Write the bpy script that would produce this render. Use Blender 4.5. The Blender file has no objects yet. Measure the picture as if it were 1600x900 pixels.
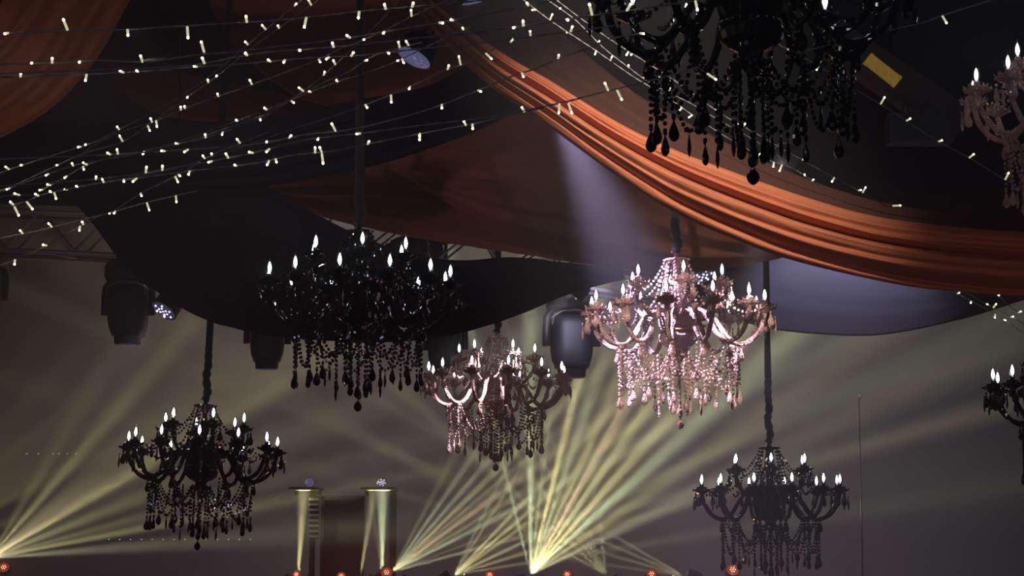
import bpy, bmesh, math, random
from mathutils import Vector, Matrix, noise
R = math.radians
S = bpy.context.scene
COL = S.collection
random.seed(4)

# ------------------------------------------------------------------ camera, world, exposure, hall and fill lights
F = 3000.0                                   # focal length in pixels of a 1600 x 900 frame
PITCH = R(7.5); CAMZ = 1.7
cd = bpy.data.cameras.new('camera'); cam = bpy.data.objects.new('camera', cd); COL.objects.link(cam)
cam.location = (0, 0, CAMZ); cam.rotation_euler = (math.pi/2 + PITCH, 0, 0)
cd.sensor_width = 36; cd.lens = F/1600*36; cd.clip_end = 200
S.camera = cam
S.view_settings.view_transform = 'Standard'; S.view_settings.look = 'None'
S.view_settings.gamma = 1; S.view_settings.use_curve_mapping = False
S.view_settings.exposure = 0.0
wd = bpy.data.worlds.new('hall_dark'); S.world = wd; wd.use_nodes = True
wd.node_tree.nodes['Background'].inputs[0].default_value = (.25, .22, .4, 1)
wd.node_tree.nodes['Background'].inputs[1].default_value = 0.0
S.cycles.volume_bounces = 0; S.cycles.max_bounces = 6; S.cycles.diffuse_bounces = 2; S.cycles.glossy_bounces = 3
S.cycles.transmission_bounces = 5; S.cycles.transparent_max_bounces = 16
S.cycles.caustics_reflective = False; S.cycles.caustics_refractive = False
S.cycles.sample_clamp_indirect = 3.0; S.cycles.blur_glossy = 1.0

def P(x, y, Y):
    """the point at distance Y into the hall that the photograph shows at pixel x, y"""
    a = (x-800)/F; b = (450-y)/F
    c, s = math.cos(PITCH), math.sin(PITCH)
    d = Vector((a, c - b*s, s + b*c))
    return Vector((0, 0, CAMZ)) + d*(Y/d.y)

def spot(name, loc, target, power, color, size, blend=.5, soft=.08):
    l = bpy.data.lights.new(name, 'SPOT'); o = bpy.data.objects.new(name, l); COL.objects.link(o)
    o.location = loc; o.rotation_euler = (Vector(target)-Vector(loc)).to_track_quat('-Z', 'Y').to_euler()
    l.energy = power; l.color = color; l.spot_size = R(size); l.spot_blend = blend; l.shadow_soft_size = soft
    return o
# dim bluish fill spots added behind the visitor, no fixtures there
spot('front_fill', (-5, -2.5, 5.2), (-2, 16, 4.2), 320, (.58, .54, 1), 62, .8, .3)
spot('front_fill', (5, -2.5, 5.2), (3, 16, 3.6), 320, (.6, .56, 1), 62, .8, .3)
# ceiling spot that picks out the orange swag, weaker unseen lamps added to brighten the other cloths
spot('swag_spot', (-.9, 4.6, 6.6), P(1045, 290, 12.0), 5600, (1, .88, .78), 21, 1, .1)
spot('cloth_fill', (3.4, 6.5, .5), P(1420, 380, 13), 70, (1, .78, .62), 26, 1, .12)
spot('side_fill', (-3.3, 9.4, 4.35), P(660, 310, 16.8), 260, (1, .72, .66), 24, 1, .1)
spot('cloth_fill', (-2.6, 6.0, .5), P(330, 60, 16), 520, (1, .75, .62), 34, 1, .12)
spot('amber_spot', P(1120, -230, 11.0), P(972, 160, 12.75), 90, (1, .72, .08), 4.5, .5, .02)
# unseen lamps added to lift the rear wall and its haze
spot('rear_fill', (-3.0, 25, 8.4), (-2.5, 36, 1.0), 1900, (1, .84, .9), 95, .9, .2)
spot('rear_fill', (4.5, 25, 8.4), (4.0, 36, 1.5), 1900, (.95, .86, 1), 95, .9, .2)

# ------------------------------------------------------------------ materials
def mat(name, col, rough=.6, metal=0, trans=0, spec=.5, emit=None, es=0, bump=None, vary=0, sheen=0):
    m = bpy.data.materials.new(name); m.use_nodes = True
    N, L = m.node_tree.nodes, m.node_tree.links; b = N['Principled BSDF']
    b.inputs['Base Color'].default_value = (*col, 1); b.inputs['Roughness'].default_value = rough
    b.inputs['Metallic'].default_value = metal; b.inputs['Transmission Weight'].default_value = trans
    b.inputs['Specular IOR Level'].default_value = spec; b.inputs['Sheen Weight'].default_value = sheen
    if emit: b.inputs['Emission Color'].default_value = (*emit, 1); b.inputs['Emission Strength'].default_value = es
    if vary or bump:
        tc = N.new('ShaderNodeTexCoord'); nz = N.new('ShaderNodeTexNoise'); nz.inputs['Scale'].default_value = (bump or (8, .1))[0]
        nz.inputs['Detail'].default_value = 4; L.new(tc.outputs['Object'], nz.inputs['Vector'])
        if vary:
            mx = N.new('ShaderNodeMix'); mx.data_type = 'RGBA'
            mx.inputs['A'].default_value = (*[c*(1-vary) for c in col], 1); mx.inputs['B'].default_value = (*[min(1, c*(1+vary)) for c in col], 1)
            L.new(nz.outputs['Fac'], mx.inputs['Factor']); L.new(mx.outputs['Result'], b.inputs['Base Color'])
        if bump:
            bp = N.new('ShaderNodeBump'); bp.inputs['Strength'].default_value = bump[1]; L.new(nz.outputs['Fac'], bp.inputs['Height'])
            L.new(bp.outputs[0], b.inputs['Normal'])
    return m

def fabric(name, col, sheer=.06, transl=.35, vary=.12):
    m = bpy.data.materials.new(name); m.use_nodes = True
    N, L = m.node_tree.nodes, m.node_tree.links; N.clear()
    out = N.new('ShaderNodeOutputMaterial')
    tc = N.new('ShaderNodeTexCoord'); mp = N.new('ShaderNodeMapping'); mp.inputs['Scale'].default_value = (3, 90, 1)
    nz = N.new('ShaderNodeTexNoise'); nz.inputs['Scale'].default_value = 6; nz.inputs['Detail'].default_value = 5
    L.new(tc.outputs['UV'], mp.inputs[0]); L.new(mp.outputs[0], nz.inputs['Vector'])
    mx = N.new('ShaderNodeMix'); mx.data_type = 'RGBA'
    mx.inputs['A'].default_value = (*[c*(1-vary) for c in col], 1); mx.inputs['B'].default_value = (*[min(1, c*(1+vary)) for c in col], 1)
    L.new(nz.outputs['Fac'], mx.inputs['Factor'])
    bp = N.new('ShaderNodeBump'); bp.inputs['Strength'].default_value = .12; bp.inputs['Distance'].default_value = .02; L.new(nz.outputs['Fac'], bp.inputs['Height'])
    d = N.new('ShaderNodeBsdfDiffuse'); t = N.new('ShaderNodeBsdfTranslucent'); tr = N.new('ShaderNodeBsdfTransparent')
    gl = N.new('ShaderNodeBsdfSheen'); gl.inputs['Roughness'].default_value = .4; gl.inputs['Color'].default_value = (*[.5*c for c in col], 1)
    for s in (d, t): L.new(mx.outputs['Result'], s.inputs['Color']); L.new(bp.outputs[0], s.inputs['Normal'])
    m1 = N.new('ShaderNodeMixShader'); m1.inputs[0].default_value = transl; L.new(d.outputs[0], m1.inputs[1]); L.new(t.outputs[0], m1.inputs[2])
    a = N.new('ShaderNodeAddShader'); L.new(m1.outputs[0], a.inputs[0]); L.new(gl.outputs[0], a.inputs[1])
    m2 = N.new('ShaderNodeMixShader'); m2.inputs[0].default_value = sheer; L.new(a.outputs[0], m2.inputs[1]); L.new(tr.outputs[0], m2.inputs[2])
    L.new(m2.outputs[0], out.inputs[0])
    return m

def clear_glass(name, tint=(1, 1, 1), refl=.12):
    m = bpy.data.materials.new(name); m.use_nodes = True
    N, L = m.node_tree.nodes, m.node_tree.links; N.clear()
    out = N.new('ShaderNodeOutputMaterial'); tr = N.new('ShaderNodeBsdfTransparent'); tr.inputs[0].default_value = (*tint, 1)
    g = N.new('ShaderNodeBsdfGlossy'); g.inputs['Roughness'].default_value = .05
    lw = N.new('ShaderNodeLayerWeight'); lw.inputs[0].default_value = refl
    mx = N.new('ShaderNodeMixShader'); L.new(lw.outputs['Fresnel'], mx.inputs[0]); L.new(tr.outputs[0], mx.inputs[1]); L.new(g.outputs[0], mx.inputs[2])
    L.new(mx.outputs[0], out.inputs[0]); return m

def emitter(name, col, strength, sample=True):
    m = bpy.data.materials.new(name); m.use_nodes = True
    N, L = m.node_tree.nodes, m.node_tree.links; N.clear()
    out = N.new('ShaderNodeOutputMaterial'); e = N.new('ShaderNodeEmission'); e.inputs[0].default_value = (*col, 1); e.inputs[1].default_value = strength
    L.new(e.outputs[0], out.inputs[0])
    if not sample: m.cycles.emission_sampling = 'NONE'
    return m

M = {}
M['wall'] = mat('dark_painted_wall', (.1, .092, .095), .9, vary=.25, bump=(3, .05))
M['ceiling'] = mat('black_ceiling', (.010, .010, .016), .95, vary=.3, bump=(2, .05))
M['floor'] = mat('dark_floor', (.03, .026, .024), .4, vary=.3)
M['stage'] = mat('stage_black', (.02, .018, .02), .6, vary=.3)
M['orange'] = fabric('orange_chiffon', (.74, .25, .12), .07, .25)
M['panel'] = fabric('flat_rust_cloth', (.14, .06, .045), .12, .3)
M['rust'] = fabric('rust_chiffon', (.42, .15, .085), .05, .35)
M['brown'] = fabric('brown_orange_chiffon', (.34, .12, .06), .05, .3)
M['black_cloth'] = fabric('black_chiffon', (.0105, .0105, .02), .02, .2)
M['blue_cloth'] = fabric('blue_grey_chiffon', (.13, .125, .165), .03, .3)
M['sleeve'] = mat('black_velvet_sleeve', (.012, .011, .015), .9, sheen=.15, bump=(30, .3))
def cut_glass(m):
    N, L = m.node_tree.nodes, m.node_tree.links
    tc = N.new('ShaderNodeTexCoord'); vo = N.new('ShaderNodeTexVoronoi'); vo.inputs['Scale'].default_value = 70
    bp = N.new('ShaderNodeBump'); bp.inputs['Strength'].default_value = .9; bp.inputs['Distance'].default_value = .012
    L.new(tc.outputs['Object'], vo.inputs['Vector']); L.new(vo.outputs['Distance'], bp.inputs['Height']); L.new(bp.outputs[0], N['Principled BSDF'].inputs['Normal']); return m
M['jet'] = mat('black_cut_glass', (.005, .005, .007), .09, spec=.9)
M['pinkglass'] = cut_glass(mat('pink_cut_glass', (.95, .56, .52), .12, trans=.3, spec=1))
M['brass'] = mat('antique_brass', (.5, .28, .12), .35, metal=1)
M['bulbglass'] = clear_glass('clear_bulb_glass', (.96, .98, 1), .25)
M['filament'] = emitter('white_led_filament', (.93, .98, 1), 14)
M['steel'] = mat('bulb_socket_steel', (.4, .4, .4), .3, metal=1)
M['black_metal'] = mat('black_fixture_plastic', (.018, .017, .02), .5, bump=(40, .05))
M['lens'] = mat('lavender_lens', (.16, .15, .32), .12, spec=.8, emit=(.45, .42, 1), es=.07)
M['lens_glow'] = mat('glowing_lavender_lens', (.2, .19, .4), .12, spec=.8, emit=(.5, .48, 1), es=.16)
M['lens_red'] = mat('red_lamp_lens', (.3, .05, .03), .2, emit=(1, .2, .1), es=.22)
M['led_white'] = emitter('cold_led', (.86, .85, 1), 5, False)
M['led_red'] = emitter('red_led', (1, .4, .25), 8, False)
M['led_amber'] = emitter('amber_led', (1, .55, .22), 7, False)
M['alu'] = mat('dull_aluminium', (.5, .45, .48), .5, metal=.5, vary=.2)
M['cord'] = mat('pale_grey_cord', (.34, .3, .3), .7, vary=.2)
M['led_tube'] = mat('milky_led_tube', (.8, .78, .6), .3, emit=(1, .95, .6), es=.6)
M['led_tip'] = emitter('warm_led_tip', (1, .95, .62), 14, False)
M['gold'] = mat('glowing_board', (.75, .45, .06), .5, vary=.9, bump=(26, .6), emit=(.9, .52, .07), es=.16)  # weak emission stands in for the light on the board
M['beam_wood'] = mat('dark_timber_beam', (.06, .045, .04), .8, vary=.4)
M['cable'] = mat('black_rubber_cable', (.01, .01, .011), .7)
M['dim_dot'] = emitter('faint_marker_led', (.8, .75, .7), .55, False)
M['cast_iron'] = mat('grey_pole_metal', (.07, .065, .065), .5, metal=.5)

# ------------------------------------------------------------------ mesh helpers
def mesh(name, V, Fc, smooth=True):
    me = bpy.data.meshes.new(name); me.from_pydata([tuple(v) for v in V], [], Fc); me.update()
    if smooth: me.polygons.foreach_set('use_smooth', [True]*len(me.polygons))
    return me
class MB:
    def __init__(s): s.V = []; s.F = []
    def add(s, V, Fc):
        n = len(s.V); s.V += [Vector(v) for v in V]; s.F += [tuple(i+n for i in f) for f in Fc]; return s
    def box(s, c, d, rot=None):
        x, y, z = [q/2 for q in d]; c = Vector(c)
        V = [Vector((i*x, j*y, k*z)) for i in (-1, 1) for j in (-1, 1) for k in (-1, 1)]
        if rot is not None: V = [rot @ v for v in V]
        return s.add([v+c for v in V], [(0, 1, 3, 2), (4, 6, 7, 5), (0, 4, 5, 1), (2, 3, 7, 6), (0, 2, 6, 4), (1, 5, 7, 3)])
    def lathe(s, prof, n=16, ripple=None, c=(0, 0, 0), cap=True, sup=None, rot=None):
        V = []; c = Vector(c)
        for (r, z) in prof:
            for i in range(n):
                a = 2*math.pi*i/n; k = 1
                if ripple: k = 1 + ripple[0]*math.cos(ripple[1]*a)*ripple[2](r, z)
                if sup: k *= (abs(math.cos(a))**sup + abs(math.sin(a))**sup)**(-1/sup)
                v = Vector((r*k*math.cos(a), r*k*math.sin(a), z)); V.append((rot @ v if rot is not None else v)+c)
        Fc = [(j*n+i, j*n+(i+1) % n, (j+1)*n+(i+1) % n, (j+1)*n+i) for j in range(len(prof)-1) for i in range(n)]
        if cap: Fc += [tuple(reversed(range(n))), tuple(range((len(prof)-1)*n, len(prof)*n))]
        return s.add(V, Fc)
    def tube(s, pts, rad, n=6, cap=True, twist=0, flute=0):
        pts = [Vector(p) for p in pts]; m = len(pts); V = []
        t0 = (pts[1]-pts[0]).normalized(); up = Vector((0, 0, 1)) if abs(t0.z) < .9 else Vector((1, 0, 0))
        nrm = t0.cross(up).normalized()
        for i, p in enumerate(pts):
            t = (pts[min(i+1, m-1)]-pts[max(i-1, 0)]).normalized()
            nrm = (nrm - t*nrm.dot(t)).normalized(); b = t.cross(nrm)
            r = rad(i/(m-1)) if callable(rad) else rad
            for k in range(n):
                a = 2*math.pi*k/n; rr = r*(1+flute*math.cos(3*a+twist*i)) if flute else r
                V.append(p + nrm*math.cos(a)*rr + b*math.sin(a)*rr)
        Fc = [(j*n+i, j*n+(i+1) % n, (j+1)*n+(i+1) % n, (j+1)*n+i) for j in range(m-1) for i in range(n)]
        if cap: Fc += [tuple(reversed(range(n))), tuple(range((m-1)*n, m*n))]
        return s.add(V, Fc)
    def mesh(s, name, smooth=True): return mesh(name, s.V, s.F, smooth)

def put(name, me, material=None, parent=None, loc=None, rot=None, scale=None):
    if material is not None and len(me.materials) == 0: me.materials.append(material)
    o = bpy.data.objects.new(name, me); COL.objects.link(o); o.parent = parent
    if loc is not None: o.location = loc
    if rot is not None: o.rotation_euler = rot
    if scale is not None: o.scale = (scale,)*3 if isinstance(scale, (int, float)) else scale
    return o
def tag(o, label, cat, group=None, kind=None):
    o['label'] = label; o['category'] = cat
    if group: o['group'] = group
    if kind: o['kind'] = kind
    return o
def empty(name, loc=(0, 0, 0), rot=(0, 0, 0)):
    o = bpy.data.objects.new(name, None); COL.objects.link(o); o.location = loc; o.rotation_euler = rot; o.empty_display_size = .1
    return o
def catmull(pts, n):
    """n evenly spaced samples of a smooth curve through pts (any dimension)"""
    pts = [Vector(p) for p in pts]
    dense = []
    for i in range(len(pts)-1):
        p0 = pts[max(i-1, 0)]; p1 = pts[i]; p2 = pts[i+1]; p3 = pts[min(i+2, len(pts)-1)]
        for k in range(24):
            t = k/24
            dense.append(.5*((2*p1) + (p2-p0)*t + (2*p0-5*p1+4*p2-p3)*t*t + (3*p1-p0-3*p2+p3)*t**3))
    dense.append(pts[-1])
    acc = [0]
    for a, b in zip(dense, dense[1:]): acc.append(acc[-1]+(b-a).length)
    out = []; j = 0
    for i in range(n):
        t = acc[-1]*i/(n-1)
        while j < len(acc)-2 and acc[j+1] < t: j += 1
        k = (t-acc[j])/max(1e-9, acc[j+1]-acc[j]); out.append(dense[j].lerp(dense[j+1], min(1, k)))
    return out

# ------------------------------------------------------------------ the hall
XL, XR, YB, YF, ZC = -14.0, 14.0, 36.0, -4.0, 8.8
def struct(name, c, d, m, label, cat):
    o = put(name, MB().box((0, 0, 0), d).mesh(name, False), m, loc=c); o['kind'] = 'structure'; o['label'] = label; o['category'] = cat; return o
struct('floor', (0, 16, -.1), (28.4, 40.4, .2), M['floor'], 'dark hall floor below the chandeliers', 'floor')
struct('ceiling', (0, 16, ZC+.1), (28.4, 40.4, .2), M['ceiling'], 'black ceiling above the swags', 'ceiling')
struct('wall_back', (0, YB+.1, ZC/2), (28.4, .2, ZC), M['wall'], 'dark rear wall behind the stage haze', 'wall')
struct('wall_left', (XL-.1, 16, ZC/2), (.2, 40, ZC), M['wall'], 'dark side wall beyond the truss', 'wall')
struct('wall_right', (XR+.1, 16, ZC/2), (.2, 40, ZC), M['wall'], 'dark side wall beyond the blue grey swag', 'wall')
struct('wall_front', (0, YF-.1, ZC/2), (28.4, .2, ZC), M['wall'], 'dark wall behind the visitor', 'wall')
st = struct('stage_platform', (0, 29.5, .45), (22, 11, .9), M['stage'], 'low black stage platform under the beam lights', 'stage')

# haze: fills the hall and a little beyond its walls
hz = bpy.data.materials.new('stage_haze'); hz.use_nodes = True; hz.node_tree.nodes.clear()
ho = hz.node_tree.nodes.new('ShaderNodeOutputMaterial'); hv = hz.node_tree.nodes.new('ShaderNodeVolumeScatter')
hv.inputs['Density'].default_value = .016; hv.inputs['Color'].default_value = (.97, .97, 1, 1); hv.inputs['Anisotropy'].default_value = .15
hz.node_tree.links.new(hv.outputs[0], ho.inputs['Volume']); hz.cycles.volume_sampling = 'EQUIANGULAR'
h = put('haze', MB().box((0, 0, 0), (30, 42, 11)).mesh('haze', False), hz, loc=(0, 16, 4.2))
tag(h, 'thin stage haze filling the whole hall', 'haze', kind='stuff')

# ------------------------------------------------------------------ drapes
def drape(name, label, material, T, L, YT, YL, bulge=.25, folds=(), nu=140, nv=36, seed=0, crumple=.01, nrm=(0, -.75, -.66), group='fabric swags under the ceiling'):
    """a hung strip of cloth between an upper edge T and a lower edge L; folds = (count, amplitude, sharpness, drift)"""
    t = catmull(T, nu); l = catmull(L, nu); V = []; uv = []
    def yv(Y, u):
        if isinstance(Y, (int, float)): return Y
        k = u*(len(Y)-1); i = min(int(k), len(Y)-2); return Y[i]+(Y[i+1]-Y[i])*(k-i)
    for i in range(nu):
        u = i/(nu-1); a = P(t[i].x, t[i].y, yv(YT, u)); b = P(l[i].x, l[i].y, yv(YL, u))
        n = Vector(nrm)
        for j in range(nv):
            v = j/(nv-1); p = a.lerp(b, v); edge = math.sin(math.pi*v)**.5
            h = bulge*math.sin(math.pi*v)
            for q, (c, amp, sh, dr) in enumerate(folds):
                ph = dr*noise.noise(Vector((u*2.2, q*7.3+seed, 0))) + q*1.7 + seed
                w = c*v + ph + .9*noise.noise(Vector((v*4, u*.8, seed+q)))
                g = 1-abs(2*(w-math.floor(w))-1); g = g*g*(3-2*g)
                h += amp*(g**sh-.4)*min(1, edge*1.4)
            h += crumple*noise.noise(Vector((u*30, v*14, seed)))
            V.append(p+n*h); uv.append((u, v))
    Fc = [(i*nv+j, i*nv+j+1, (i+1)*nv+j+1, (i+1)*nv+j) for i in range(nu-1) for j in range(nv-1)]
    me = mesh(name, V, Fc); ul = me.uv_layers.new(name='uv')
    for lp in me.loops: ul.data[lp.index].uv = uv[lp.vertex_index]
    o = put(name, me, material); sd = o.modifiers.new('cloth', 'SOLIDIFY'); sd.thickness = .003
    return tag(o, label, 'drape', group)

drape('orange_swag', 'bright orange folded swag sweeping down behind the largest black chandelier', M['orange'],
      [(610, -60), (672, 0), (740, 52), (800, 92), (860, 126), (960, 188), (1050, 232), (1150, 270), (1250, 305), (1350, 334), (1450, 350), (1600, 362), (1750, 360), (1950, 320), (2150, 230)],
      [(585, -60), (640, 0), (690, 62), (760, 130), (850, 192), (950, 265), (1050, 330), (1150, 375), (1250, 410), (1400, 444), (1500, 456), (1600, 462), (1750, 458), (1950, 418), (2150, 325)],
      [12.0, 12.0, 12.5, 13.1], [12.2, 12.2, 12.7, 13.3], .12, [(2.4, .13, .75, .3), (5, .03, .75, .45), (11, .004, .8, .5)], nu=220, nv=120, seed=3, nrm=(0, -.99, -.1))
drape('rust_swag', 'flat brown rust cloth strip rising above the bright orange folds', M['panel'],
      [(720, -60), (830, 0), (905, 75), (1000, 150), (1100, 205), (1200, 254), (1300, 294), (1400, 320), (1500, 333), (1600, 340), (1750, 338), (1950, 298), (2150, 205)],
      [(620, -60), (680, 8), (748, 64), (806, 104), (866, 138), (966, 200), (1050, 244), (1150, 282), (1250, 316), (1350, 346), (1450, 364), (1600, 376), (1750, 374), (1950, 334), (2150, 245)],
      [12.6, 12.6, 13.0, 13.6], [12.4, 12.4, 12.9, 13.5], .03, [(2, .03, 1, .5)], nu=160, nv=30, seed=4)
drape('orange_swag', 'dim orange swag hanging in the upper corner behind the twinkle lights', M['brown'],
      [(20, -60), (0, 8), (-40, 40), (-120, 70)], [(240, -60), (203, 0), (180, 42), (150, 92), (90, 160), (0, 216), (-120, 262)],
      12, 13, .12, [(4, .09, 1.2, .6), (7, .03, 1.2, .8)], nu=90, nv=70, seed=11)
drape('brown_swag', 'dark brown swag above the twinkle lights crossed by a chandelier sleeve', M['brown'],
      [(330, -80), (480, -90), (640, -90), (790, -80)], [(308, -40), (345, 40), (400, 105), (480, 158), (600, 172), (700, 145), (790, 60)],
      17.5, 18.5, .3, [(3, .06, 1, .8)], seed=5)
drape('brown_swag', 'faint brown swag end showing under the twinkle lights', M['brown'],
      [(165, 100), (260, 108), (350, 128), (450, 150)], [(168, 106), (215, 162), (300, 188), (450, 188)], 19, 19.6, .1, [(2, .05, 1, .5)], nu=60, seed=6)
drape('black_swag', 'black swag rising behind the twinkle lights to the orange swag', M['black_cloth'],
      [(-80, 205), (100, 190), (250, 196), (420, 184), (560, 156), (660, 137), (730, 100), (800, 40), (860, -30)],
      [(-80, 318), (110, 309), (250, 301), (410, 291), (500, 277), (600, 255), (700, 222), (770, 193), (840, 150), (920, 90)],
      14.25, 14.8, .1, [(4, .05, 1, .8), (9, .02, 1, .8)], seed=7)
drape('rust_swag', 'dull rust swag just above the large black chandelier with pink haze', M['rust'],
      [(400, 284), (500, 235), (650, 215), (760, 260), (920, 340)], [(404, 290), (470, 325), (530, 346), (650, 372), (800, 395), (920, 414)],
      16.3, 17.6, .12, [(3, .06, 1, .8), (8, .015, 1, .8)], seed=8)
drape('rust_swag', 'wide orange rust swag lit violet above the pink chandelier', M['rust'],
      [(575, 238), (720, 190), (850, 150), (1000, 180), (1150, 280), (1340, 360)],
      [(580, 240), (606, 258), (690, 312), (780, 372), (900, 409), (1000, 425), (1060, 429), (1150, 417), (1240, 399), (1340, 372)],
      15.3, 16.5, .15, [(3, .07, 1, .9), (8, .02, 1, .9)], seed=9)
drape('black_swag', 'wide black swag drooping behind the large black chandelier', M['black_cloth'],
      [(100, 270), (250, 268), (410, 291), (500, 338), (570, 372), (650, 398), (720, 407), (800, 402), (880, 410), (975, 421)],
      [(104, 303), (150, 356), (200, 420), (300, 490), (400, 521), (500, 532), (600, 535), (700, 525), (800, 496), (880, 461), (975, 422)],
      15.0, 16.6, .12, [(3, .05, 1, .9), (8, .015, 1, .8)], seed=10)
drape('blue_grey_swag', 'blue grey swag under the orange swag lit by a violet beam', M['blue_cloth'],
      [(960, 410), (1060, 396), (1200, 370), (1400, 380), (1700, 380), (1900, 330)],
      [(962, 422), (1040, 455), (1110, 486), (1200, 513), (1290, 523), (1370, 524), (1450, 511), (1550, 485), (1700, 430), (1900, 335)],
      19.4, 20.6, .1, [(3, .006, 1, .8)], seed=12, crumple=.002)
drape('black_swag', 'near black swag high up behind the twinkle lights and pink chandelier at the frame edge', M['black_cloth'],
      [(880, -60), (1150, -80), (1400, -90), (1720, -100), (2050, -120)], [(940, 60), (1080, 190), (1250, 270), (1450, 300), (1720, 290), (2050, 200)],
      16, 17.4, .1, [(4, .05, 1, .8)], seed=13)

drape('blackout_sheet', 'added dark sheet blocking lit haze behind and above all the swags', M['black_cloth'],
      [(-300, -140), (300, -150), (900, -150), (1400, -150), (1900, -140)], [(-300, 300), (100, 322), (500, 318), (900, 345), (1300, 372), (1900, 385)],
      22.4, 21.8, .3, [(6, .08, 1, 1.2)], seed=15)  # added sheet that keeps the lit haze out of the gaps

# ------------------------------------------------------------------ trusses
def truss(label, a, b, side=.4, bays=14):
    a, b = Vector(a), Vector(b); d = (b-a); Lg = d.length; x = d.normalized(); y = Vector((0, 0, 1)).cross(x).normalized(); z = x.cross(y)
    root = empty('lighting_truss', a); tag(root, label, 'truss', 'lighting trusses')
    ch = MB().tube([(0, 0, 0), d], .024, 8).mesh('chord'); step = Lg/bays
    for i in (-1, 1):
        for k in (-1, 1): put('chord', ch, M['alu'], root, (y*i+z*k)*side/2)
    for face, (o1, o2) in enumerate((((y-z)*side/2, (y+z)*side/2), ((-y-z)*side/2, (-y+z)*side/2), ((y-z)*side/2, (-y-z)*side/2))):
        m1 = MB().tube([o1, o2+x*step], .012, 6).mesh('brace'); m2 = MB().tube([o2, o1+x*step], .012, 6).mesh('brace')
        for n in range(bays): put('brace', m1 if n % 2 else m2, M['alu'], root, x*step*n)
    return root
truss('aluminium truss at the frame edge below the crossing twinkle lights', P(-260, 352, 19.2), P(395, 382, 19.2), .4, 12)
truss('aluminium truss glimpsed between rust swag and black swag', P(425, 332, 18.9), P(1060, 448, 18.9), .4, 12)

# ------------------------------------------------------------------ hanging moving heads and LED par lamps
def moving_head_meshes():
    d = {}
    d['clamp'] = MB().box((0, 0, .42), (.05, .05, .24)).box((0, 0, .5), (.1, .12, .05)).mesh('clamp')
    d['base'] = MB().lathe([(.12, .31), (.19, .3), (.205, .26), (.205, .17), (.19, .14)], 24, sup=6).mesh('base')
    d['yoke'] = MB().tube([(-.215, 0, -.17), (-.215, 0, -.05), (-.21, 0, .08), (-.16, 0, .15), (0, 0, .17), (.16, 0, .15), (.21, 0, .08), (.215, 0, -.05), (.215, 0, -.17)], .035, 8).mesh('yoke')
    d['head'] = MB().lathe([(.06, .12), (.13, .11), (.168, .07), (.175, 0), (.175, -.2), (.165, -.28), (.15, -.32), (.14, -.36)], 28, sup=4).mesh('head')
    d['nozzle'] = MB().lathe([(.14, -.345), (.125, -.36), (.12, -.43), (.105, -.44)], 24).mesh('nozzle')
    d['lens'] = MB().lathe([(.1, -.437), (.06, -.447), (.01, -.45)], 20).mesh('lens')
    d['trim'] = MB().tube([(-.178, -.12, .0), (-.17, -.15, .07), (-.1, -.16, .115), (0, -.16, .125), (.1, -.16, .115), (.17, -.15, .07), (.178, -.12, 0)], .006, 6).mesh('trim')
    return d
MHM = moving_head_meshes()
def moving_head(label, loc, scale=1.0, rz=0, tilt=0, name='moving_head_light', grp='hanging moving head lights', lensmat='lens', rod=.25, glow=0):
    r = empty(name, loc, (0, tilt, rz)); r.scale = (scale,)*3; tag(r, label, 'stage light', grp)
    for k in ('clamp', 'base', 'yoke'): put(k, MHM[k], M['black_metal'], r)
    hd = put('head', MHM['head'], M['black_metal'], r); put('nozzle', MHM['nozzle'], M['black_metal'], hd); put('lens', MHM['lens'], M[lensmat], hd)
    put('trim', MHM['trim'], M['alu'], hd)
    if glow: spot('head_beam', Vector(loc)-Vector((0, 0, .47*scale)), Vector(loc)-Vector((0, 0, 3)), glow, (.72, .7, 1), 34, 1, .04)
    if rod: put('hanging_rod', MB().tube([(0, 0, .5), (0, 0, .5+rod/scale)], .02, 8).mesh('hanging_rod'), M['black_metal'], r)
    return r
moving_head('black moving head lamp hanging under the truss beside an LED par', P(201, 464, 19.2), 1.1, glow=130)
moving_head('black moving head lamp half hidden by the black swag edge', P(418, 512, 19.1), .95, .2, rod=4, glow=90)
moving_head('grey silhouetted moving head lamp between black chandelier and smaller pink one', P(696, 522, 19.5), .95, -.2, rod=4)
moving_head('large hazy moving head lamp between the two pink chandeliers', P(893, 510, 19.8), 1.22, .1, rod=4, glow=160)
moving_head('moving head lamp cut by the frame edge below the truss', P(-26, 442, 19.2), 1.05)
moving_head('moving head lamp lying sideways on the truss under rust swag', P(655, 386, 18.8), .75, 0, R(80))

def par_meshes():
    d = {}
    d['can'] = MB().lathe([(.05, .16), (.10, .15), (.125, .1), (.128, .02), (.135, 0), (.135, -.012)], 28).mesh('can')
    d['lens'] = MB().lathe([(.122, -.012), (.11, -.02), (.02, -.024)], 28).mesh('lens')
    d['led'] = MB().lathe([(.009, -.021), (.007, -.028), (.002, -.03)], 10).mesh('led')
    d['bracket'] = MB().tube([(-.14, 0, .03), (-.145, 0, .12), (-.1, 0, .24), (0, 0, .27), (.1, 0, .24), (.145, 0, .12), (.14, 0, .03)], .01, 6).mesh('bracket')
    return d
PM = par_meshes(); PM['lens2'] = PM['lens'].copy(); PM['lens3'] = PM['lens'].copy()
LEDS = [(0, 0)] + [(.045*math.cos(a*math.pi/3), .045*math.sin(a*math.pi/3)) for a in range(6)] + [(.088*math.cos(a*math.pi/6+.2), .088*math.sin(a*math.pi/6+.2)) for a in range(12)]
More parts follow.
